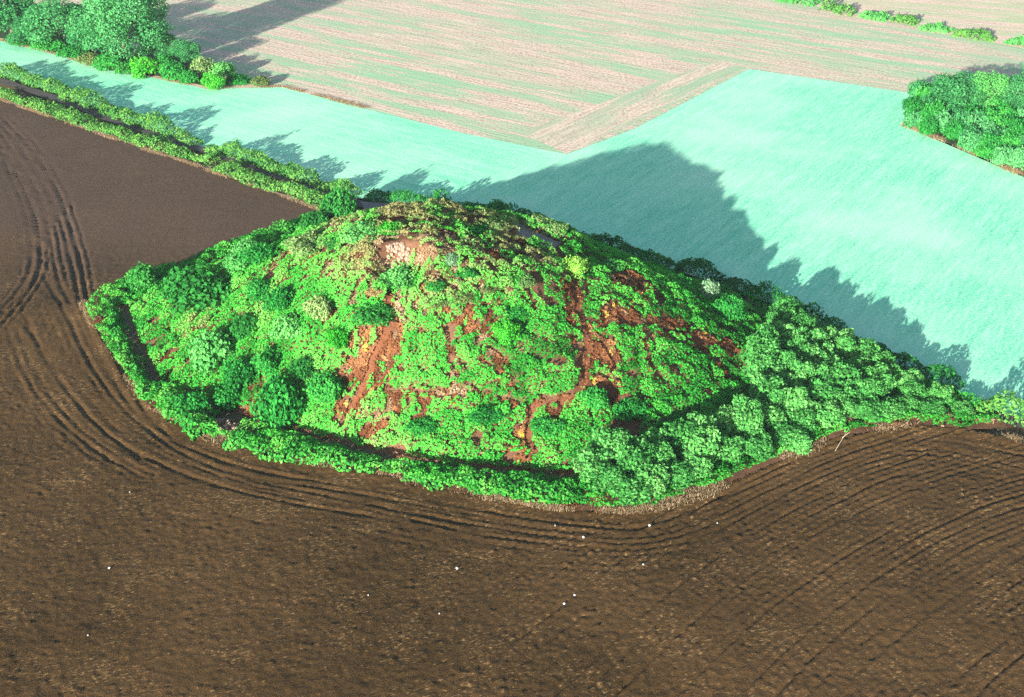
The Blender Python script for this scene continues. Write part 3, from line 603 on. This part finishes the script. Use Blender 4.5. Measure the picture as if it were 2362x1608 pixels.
# grove: many small trees right of the mound
gp = []; P = np.array(GROVE); tries = 0
while tries < 9000:
    tries += 1; x = random.uniform(P[:, 0].min(), P[:, 0].max()); y = random.uniform(P[:, 1].min(), P[:, 1].max())
    if not inside(np.array([x]), np.array([y]), GROVE)[0]: continue
    if any((x - a) ** 2 + (y - b) ** 2 < 2.05 ** 2 for a, b in gp): continue
    gp.append((x, y))
FRONT = GROVE[:7]; BACK = GROVE[7:11]
ORD = ['first', 'second', 'third', 'fourth', 'fifth', 'sixth', 'seventh', 'eighth', 'ninth', 'tenth', 'eleventh', 'twelfth', 'thirteenth', 'fourteenth', 'fifteenth', 'sixteenth', 'seventeenth', 'eighteenth', 'nineteenth', 'twentieth']
df = seg_dist(np.array([p[0] for p in gp]), np.array([p[1] for p in gp]), FRONT); db_ = seg_dist(np.array([p[0] for p in gp]), np.array([p[1] for p in gp]), BACK)
nf = nb = 0; rows = {}
for k in sorted(range(len(gp)), key=lambda q: gp[q][0]):
    x, y = gp[k]; h = random.uniform(3.1, 4.1) * (1 - .45 * float(sstep(30, 44, x))); w = random.uniform(3.0, 4.0) * (1 - .3 * float(sstep(30, 44, x))); z = float(mound_z(np.array([x]), np.array([y]))[0])
    if df[k] < 1.6: h *= .72; lab = '%s tree from the left along the grove edge facing the ploughed field' % ORD[min(nf, 19)]; nf += 1
    elif db_[k] < 1.7: lab = '%s tree from the mound along the grove edge beside the lane hedge' % ORD[min(nb, 19)]; nb += 1
    else:
        ro = min(8, int(df[k] / 2.1)); rows[ro] = rows.get(ro, 0) + 1
        lab = 'small tree %s from left in the %s row of the grove from the field' % (ORD[min(rows[ro] - 1, 19)], ORD[ro])
    place('grove_tree', ('crown', 'trunk'), 'tree', k % 8, 'leaf_grove', (x, y, z - .1), (w, w, h), random.uniform(0, 6.28), lab, 'tree', 'grove trees')
place('shrub', ('foliage', 'stem'), 'bush', 3, 'leaf_l', (26.0, -20.3, 0), (1.9, 1.5, 1.7), 1.0, 'bright light green bush at the grove edge facing the ploughed field', 'shrub')

# upper left wood and right hand thicket
for k, (x, y, w, h, ty, lab) in enumerate(WOOD_TREES):
    kd = 'big' if ty == 'big' else 'mid'
    place('tree', ('crown', 'trunk'), kd, k % (2 if kd == 'big' else 3), 'leaf_tree', (x, y, 0), (w, w, h), k * 1.3, lab, 'tree', 'trees of the upper left wood')
for k, (x, y, w, h, ty, lab) in enumerate(WOOD_BUSHES):
    place('shrub', ('foliage', 'stem'), 'bush', k % 7, 'leaf_' + ty, (x, y, 0), (w / 2, w / 2, h), k * 2.1, lab, 'shrub', 'bushes below the upper left wood')
for k, (x, y, w, h, ty, lab) in enumerate(THICKET_TREES):
    place('tree', ('crown', 'trunk'), 'mid', k % 3, 'leaf_l' if ty == 'ytree' else 'leaf_tree', (x, y, 0), (w, w, h), k * 1.7, lab, 'tree', 'taller trees of the right hand thicket')
tp = []; P = np.array(THICKET); tries = 0
while tries < 4000:
    tries += 1; x = random.uniform(P[:, 0].min(), P[:, 0].max()); y = random.uniform(P[:, 1].min(), P[:, 1].max())
    if not inside(np.array([x]), np.array([y]), THICKET)[0] or any((x - a) ** 2 + (y - b) ** 2 < 2.3 ** 2 for a, b in tp): continue
    tp.append((x, y))
tf_ = seg_dist(np.array([p[0] for p in tp]), np.array([p[1] for p in tp]), THICKET[1:4]); n1 = 0; rows = {}
for k in sorted(range(len(tp)), key=lambda q: tp[q][0]):
    x, y = tp[k]
    if tf_[k] < 1.7: lab = '%s bush from the left along the front of the right hand thicket' % ORD[min(n1, 19)]; n1 += 1
    else:
        ro = min(8, int(tf_[k] / 2.4)); rows[ro] = rows.get(ro, 0) + 1
        lab = 'dense green thicket bush, %s from the left in the row %s behind the front' % (ORD[min(rows[ro] - 1, 19)], ORD[ro])
    place('shrub', ('foliage', 'stem'), 'bush', k % 7, 'leaf_g' if k % 3 else 'leaf_tree', (x, y, 0), (2.1, 2.1, random.uniform(2.6, 3.6)), random.uniform(0, 6), lab, 'shrub', 'bushes of the right hand thicket')

# ------------------------------------------------------------------ hedges
def hedge(pts, w, h, mat, label, dens=26, leaf=.17, group='hedges', name='hedge', gaps=.12, zf=None):
    Q = resample(pts, .5); T, N = frames(Q); s0 = np.arange(len(Q)) * .5
    Q = Q + N * ((fbm(s0 / 4.5 + pts[0][0], 0 * s0, 211, 2) - .5) * 1.5)[:, None]; T, N = frames(Q); L = len(Q) * .5; n = int(L * (w + 2 * h) * dens)
    k = rng.integers(0, len(Q), n); a = rng.random(n) * math.pi; s = k * .5 + rng.random(n) * .5
    ph = 60 * (pts[0][0] * .37 + pts[0][1] * .11)
    hh = h * (.3 + 1.2 * fbm(s / 2.2 + ph, 0 * s, 12, 3)) * (1 - gaps * sstep(.62, .75, vnoise(s / 3.5 + ph, 0 * s + 4, 3)) * 4).clip(.25, 1)
    ww = w * (.5 + .95 * vnoise(s / 1.9 + ph, 0 * s + 9, 14))
    jr = 1 - .35 * rng.random(n) ** 2
    lump = 1 + .28 * (vnoise(s / .8 + ph, a * 2.2, 19) - .5)
    off = ww / 2 * np.cos(a) * jr * lump; zz = hh * np.sin(a) ** .7 * jr * lump
    end = np.minimum(s, L - s); zz = zz * sstep(-.2, .9, end)
    base = Q[k] + T[k] * (rng.random(n) - .5)[:, None] * .6 + N[k] * off[:, None]
    z0 = 0 * off if zf is None else zf(base[:, 0], base[:, 1])
    C = np.column_stack([base, z0 + zz + .05])
    nn = np.column_stack([N[k] * np.cos(a)[:, None], np.sin(a) + .2]) + .7 * rng.normal(size=(n, 3))
    tint = .15 + .6 * fbm(s / 1.7 + ph, a * 1.5, 31, 2) + .14 * rng.normal(size=n)
    V, F, Tt = leaves(C, nn, leaf, tint)
    mid = Q[len(Q) // 2]; e = empty(name, (mid[0], mid[1], 0))
    V = V - np.array([mid[0], mid[1], 0])
    obj('foliage', mesh_np('hedge_foliage', V, F, Tt), M[mat], e)
    sv, sf = [], []
    for i in range(0, len(Q), 2):
        q = Q[i] - mid; zb = 0 if zf is None else float(zf(Q[i][:1], Q[i][1:2])[0]); nn2 = N[i] * random.uniform(-.3, .3)
        limb(sv, sf, (q[0], q[1], zb - .1), (q[0] + nn2[0] * w, q[1] + nn2[1] * w, zb + h * .55), .05, .02, 4)
    tag(obj('stems', mesh_np('hedge_stems', sv, sf), M['bark'], e), kind='stuff')
    return tag(e, label, 'hedge', group)
hedge(HEDGE_S, 2.7, 1.35, 'leaf_hedge', 'hedge between the ploughed field and the lane, far left stretch')
hedge(HEDGE_S2, 2.7, 1.35, 'leaf_hedge', 'short hedge between ploughed field and lane nearest the field corner')
hedge(HEDGE_N1, 2.8, 2.3, 'leaf_hedge', 'hedge on the pale crop side of the lane at upper left')
hedge(HEDGE_N1b, 2.2, 1.6, 'leaf_hedge', 'short low stub of hedge at the break in the lane hedge')
hedge(HEDGE_N2, 2.8, 2.3, 'leaf_hedge', 'hedge on the crop side of the lane running toward the mound')
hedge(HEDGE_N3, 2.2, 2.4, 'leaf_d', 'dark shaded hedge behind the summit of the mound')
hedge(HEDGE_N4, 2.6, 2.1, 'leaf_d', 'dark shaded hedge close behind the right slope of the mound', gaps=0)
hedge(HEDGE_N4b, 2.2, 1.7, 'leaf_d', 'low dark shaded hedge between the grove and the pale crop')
hedge(HEDGE_N5, 2.6, 2.2, 'leaf_hedge', 'hedge at the right frame edge beyond the gate gap')
hedge(HEDGE_W, 2.2, 1.25, 'leaf_wet', 'hedge along the western side of the mound beside the dark ditch', zf=mound_z)
hedge(HEDGE_NW, 2.2, 1.4, 'leaf_wet', 'dark hedge at the western corner beside the brown field', zf=mound_z)
hedge(HEDGE_NW2, 2.2, 1.2, 'leaf_wet', 'hedge on the north western rim against the brown field', zf=mound_z)
hedge(HEDGE_SW, 3.0, 2.3, 'leaf_wet', 'bushy hedge end at the south western corner beside the rubble gap', zf=mound_z)
hedge(HEDGE_F1, 2.7, 1.05, 'leaf_wet', 'front hedge stretch between the two earth gaps', zf=mound_z)
hedge(HEDGE_F2, 2.7, 1.05, 'leaf_wet', 'front hedge stretch from the reddish gap to the grove', zf=mound_z)
FHL = ['first', 'second', 'third', 'fourth', 'fifth', 'sixth', 'last']
for k, pts in enumerate(FAR_HEDGES):
    hedge(pts, 3.4, 1.7, 'leaf_hedge' if k % 2 else 'leaf_l', '%s green hedge clump from the left along the far field boundary' % FHL[k], group='far hedge clumps', leaf=.26, dens=14)

# ------------------------------------------------------------------ ground cover (nobody could count it)
def mask_patches(x, y, L):
    w = np.zeros(len(x))
    for cx, cyv, rx, ry in L:
        d = np.hypot((x - cx) / (rx + .3), (y - cyv) / (ry + .3)); w = np.maximum(w, sstep(1.25, .55, d))
    return w
n = 760000
X = rng.uniform(-47, 46, n); Y = rng.uniform(-31, 36, n); k = inside(X, Y, ENC); X, Y = X[k], Y[k]
pd = np.full(len(X), 9.0)
for pts, w in PATHQ: pd = np.minimum(pd, seg_dist(X, Y, pts[::2] + [pts[-1]]) - w * (.7 + .6 * vnoise(X / .9, Y / .9, 183)))
pd = np.minimum(pd, np.minimum(seg_dist(X, Y, FACE) - .35, seg_dist(X, Y, FACE2) - .1))
ditch = np.minimum(seg_dist(X, Y, WDITCH) - .75, seg_dist(X, Y, FDITCH) - .6)
Hh = mound_z(X, Y)
rust = np.maximum(mask_patches(X, Y, RUST), .42 * sstep(.5, .0, pd) ) * (.45 + .9 * fbm(X / 1.1, Y / 1.1, 101, 2))
rust = rust * (1 - .65 * sstep(8, 10.5, Hh))
tan = .75 * mask_patches(X, Y, TAN) * (.4 + .9 * fbm(X / .9, Y / .9, 111, 2))
upper = sstep(7.5, 11.5, Hh)
def clumps(x, y, s, seed):
    gx = np.floor(x / s).astype(np.int64); gy = np.floor(y / s).astype(np.int64); best = np.full(len(x), 9.0); cid = np.zeros(len(x)); cid2 = cid.copy()
    for i in (-1, 0, 1):
        for j in (-1, 0, 1):
            a = gx + i; c = gy + j; px = (a + .15 + .7 * _hash(a, c, seed)) * s; py = (c + .15 + .7 * _hash(a, c, seed + 1)) * s
            d = np.hypot(x - px, y - py) / s; m_ = d < best; best = np.where(m_, d, best); cid = np.where(m_, _hash(a, c, seed + 2), cid); cid2 = np.where(m_, _hash(a, c, seed + 3), cid2)
    return best, cid, cid2
d1, id1, _ = clumps(X, Y, 1.5, 301); d2, id2, id2b = clumps(X + .3, Y, .55, 311)
lumpy = (.35 + .55 * id1) * np.sqrt(np.clip(1 - (d1 / .72) ** 2, 0, 1)) + .22 * np.sqrt(np.clip(1 - (d2 / .75) ** 2, 0, 1))
scatter = fbm(X / 1.5, Y / 1.5, 121, 3)
u = np.clip(id2b + .10 * (rng.random(len(X)) - .5), 0, 1)
bare = (pd < 0) | (ditch < 0) | (mask_patches(X, Y, CHALK) > .6) | (mask_patches(X, Y, RUBBLE) > .5)
spots = (id1 < .05) & (u < .7)
is_rust = (u < rust * .95) | ((scatter > .68) & (u < .25)) | spots
is_tan = ~is_rust & ((u > 1 - tan * .9) | (upper * (scatter < .5) * .6 + .012 > 1 - u))
holes = fbm(X / 1.9, Y / 1.9, 131, 2)
litter = (pd < 0) & (pd > -.9) & (rng.random(len(X)) < .22) & (X < 9) & (Hh < 9.5)
is_rust |= litter; is_tan &= ~litter
keep = (~bare | litter) & (holes > .22)
Hn = np.column_stack([-(mound_z(X + .6, Y) - mound_z(X - .6, Y)) / 1.2, -(mound_z(X, Y + .6) - mound_z(X, Y - .6)) / 1.2, np.ones(len(X))])
def cover(name, sel, mat, leaf, tint, hgt, label, cat):
    s = np.where(sel)[0]; C = np.column_stack([X[s], Y[s], Hh[s] + .05 + hgt[s] * (.82 + .18 * rng.random(len(s)))])
    V, F, Tt = leaves(C, Hn[s] * .9 + .55 * rng.normal(size=(len(s), 3)), leaf, tint[s])
    o = obj(name, mesh_np(name, V, F, Tt), M[mat]); return tag(o, label, cat, kind='stuff')
west = sstep(2, -14, X)
tg = -.12 + .55 * fbm(X / 4.1, Y / 4.1, 151, 2) + .34 * id1 + .09 * id2 + .05 * rng.normal(size=len(X)) + .75 * upper * fbm(X / 2.5, Y / 2.5, 161, 2) + .10 * west
cover('bramble_cover', keep & ~is_rust & ~is_tan, 'cover', .115, tg, lumpy + .1, 'bright green bramble and nettle cover over the mound', 'undergrowth')
cover('dead_bracken', keep & is_rust, 'bracken', .12, .05 + .45 * id1 + .3 * id2 + .12 * rng.random(len(X)) + .28 * (id2 > .95), np.where(litter, 0, lumpy * .5), 'rust brown dead bracken patches along the mound paths', 'bracken')
cover('dry_grass', keep & is_tan, 'straw', .11, .5 * id1 + .3 * id2 + .2 * rng.random(len(X)), lumpy * .4, 'pale dry grass patches on the mound', 'grass')
# straw coloured verges at the field edges
M['verge'] = soil('verge_straw', G3(.13, .085, .05), G3(.27, .19, .12), G3(.42, .32, .21))
for pts in (VERGE_S,): ribbon('grass_verge', pts, .24, lambda x, y: np.maximum(0, hf(x, y)) + .12 * 0, M['verge'], jit=.75, dz=.17)
def verge(name, pts, w, n_per_m, label, shift=0, hgt=.24):
    n_per_m *= 2.2
    Q = resample(pts, .5); T, N = frames(Q); n = int(len(Q) * .5 * n_per_m); k = rng.integers(0, len(Q), n)
    dens = fbm(k * .14, 0 * k, 171, 2); kk = rng.random(n) < sstep(.38, .66, dens); k = k[kk]; n = len(k)
    b = Q[k] + T[k] * (rng.random(n) - .5)[:, None] * .6 + N[k] * ((rng.random(n) + rng.random(n) - 1) * w * (.5 + 1.1 * vnoise(k * .16, 0 * k, 177)) + shift)[:, None]
    h = hgt * (.5 + rng.random(n)); d = rng.normal(size=(n, 2)) * .2; a = rng.random(n) * 6.28; bw = .012 + .02 * rng.random(n)
    r = np.stack([np.cos(a), np.sin(a)], 1) * bw[:, None]; z = np.maximum(0, hf(b[:, 0], b[:, 1]))
    V = np.stack([np.column_stack([b - r, z]), np.column_stack([b + r, z]), np.column_stack([b + d + r * .4, z + h]), np.column_stack([b + d - r * .4, z + h])], 1).reshape(-1, 3)
    return tag(obj(name, mesh_np(name, V, np.arange(4 * n).reshape(n, 4), rng.random(n)), M['straw']), label, 'grass', kind='stuff')
verge('dry_grass', VERGE, .9, 170, 'straw coloured grass verge around the enclosure', .4)
verge('dry_grass', VERGE_S, .6, 110, 'straw coloured grass verge below the lane hedge', 0)
verge('dry_grass', CROP_FAR[:5], .6, 70, 'straw coloured grass at the foot of the upper left wood', .3)
verge('dry_grass', CROP_FAR[-2:], .7, 110, 'straw coloured grass in front of the right hand thicket', .3, .4)
verge('dry_grass', [(30, -16.5), (36, -14.3), (43, -14.2), (48, -17)], .9, 160, 'tall straw coloured grass below the grove by the gate gap', 0, .5)

# ------------------------------------------------------------------ rubble, pale face clods, scraps, branches
def stone(seed, s=1.0):
    r = random.Random(seed); V = []; F = []; n = 6
    for j, (z, q) in enumerate(((-.35, .6), (.0, 1.0), (.42, .62))):
        for k in range(n):
            a = 2 * math.pi * k / n + j * .3; rr = q * r.uniform(.75, 1.15)
            V.append((rr * math.cos(a) * s * .5, rr * math.sin(a) * s * .42, z * s * r.uniform(.6, .9)))
    for j in range(2):
        for k in range(n): F.append((j * n + k, j * n + (k + 1) % n, (j + 1) * n + (k + 1) % n, (j + 1) * n + k))
    me = bpy.data.meshes.new('stone_%d' % seed); me.from_pydata(V, [], F + [tuple(range(2 * n, 3 * n)), tuple(range(n - 1, -1, -1))]); me.update(); return me
ST = [stone(k) for k in range(6)]
def heap(name, c, n, mat, label, cat, smin, smax):
    e = empty(name, (c[0], c[1], float(mound_z(np.array([c[0]]), np.array([c[1]]))[0])))
    for me in ST: pass
    for i in range(n):
        a = random.uniform(0, 6.28); r = math.sqrt(random.random()); x = r * math.cos(a) * c[2]; y = r * math.sin(a) * c[3]
        z = float(mound_z(np.array([c[0] + x]), np.array([c[1] + y]))[0]) - e.location.z + .35 * (1 - r) * random.random()
        me = ST[i % 6]; key = ('st', i % 6, mat)
        if key not in cache: m2 = me.copy(); m2.materials.append(M[mat]); cache[key] = m2
        o = obj('stone', cache[key], None, e, (x, y, z)); s = random.uniform(smin, smax); o.scale = (s, s, s); o.rotation_euler = (random.uniform(-.4, .4), random.uniform(-.4, .4), random.uniform(0, 6))
    return tag(e, label, cat)
heap('rubble_heap', RUBBLE[0], 70, 'rubble', 'pale pinkish rubble heap in the south western hedge gap', 'rubble', .25, .6)
heap('rubble_heap', RUBBLE[1], 45, 'path', 'reddish earth clods in the front hedge gap', 'rubble', .25, .6)
c = CHALK[0]
heap('bare_face_clods', (c[0], c[1] - .2, 1.15, .7), 90, 'chalk', 'pale clods on the bare quarried face below the summit', 'clods', .2, .75)
scrap_me = []
for k in range(4):
    r = random.Random(k); V = [(r.uniform(-.1, .1) + .5 * math.cos(a), r.uniform(-.1, .1) + .4 * math.sin(a), .25 + r.uniform(-.1, .2)) for a in np.linspace(0, 5.2, 6)] + [(0, 0, .55)] + [(.3 * math.cos(a), .3 * math.sin(a), -.1) for a in np.linspace(0, 5.2, 6)]
    F = [(i, (i + 1) % 6, 6) for i in range(6)] + [(i, 7 + i, 7 + (i + 1) % 6, (i + 1) % 6) for i in range(6)]
    me = bpy.data.meshes.new('scrap_%d' % k); me.from_pydata(V, [], F); me.update(); me.materials.append(M['scrap']); scrap_me.append(me)
for k, (x, y, s, lab) in enumerate(SCRAPS):
    z = float(plough_z(np.array([x]), np.array([y]))[0]) + .03
    o = obj('scrap', scrap_me[k % 4], None, None, (x, y, z)); s *= .75; o.scale = (s, s, s); o.rotation_euler = (0, 0, k); tag(o, lab, 'scrap', 'white scraps on the ploughed field')
for a, b, lab in STICKS:
    e = empty('dead_branch', (a[0], a[1], 0)); sv, sf = [], []; dx, dy = (b[0] - a[0]) * .6, (b[1] - a[1]) * .6
    limb(sv, sf, (0, 0, 0), (dx, dy, 1.0), .03, .02); obj('limb', mesh_np('limb', sv, sf), M['dead'], e)
    sv, sf = [], []; limb(sv, sf, (dx * .6, dy * .6, .78), (dx * .9 + .3, dy * .7, 1.3), .03, .012); obj('twig', mesh_np('twig', sv, sf), M['dead'], e)
    tag(e, lab, 'branch')

# ------------------------------------------------------------------ haze
hz = NT('haze'); pv = hz.n('ShaderNodeVolumePrincipled'); pv.inputs['Color'].default_value = (.62, .84, 1.0, 1); pv.inputs['Density'].default_value = .00009; pv.inputs['Anisotropy'].default_value = .0
hz.l(pv.outputs[0], hz.out.inputs['Volume'])
b = 1600; V = [(x, y, z) for z in (-1.4, 72) for y in (-b, b) for x in (-b, b)]
me = bpy.data.meshes.new('haze'); me.from_pydata(V, [], [(0, 2, 3, 1), (4, 5, 7, 6), (0, 1, 5, 4), (2, 6, 7, 3), (0, 4, 6, 2), (1, 3, 7, 5)]); me.update()
tag(obj('haze', me, hz.m), kind='stuff')
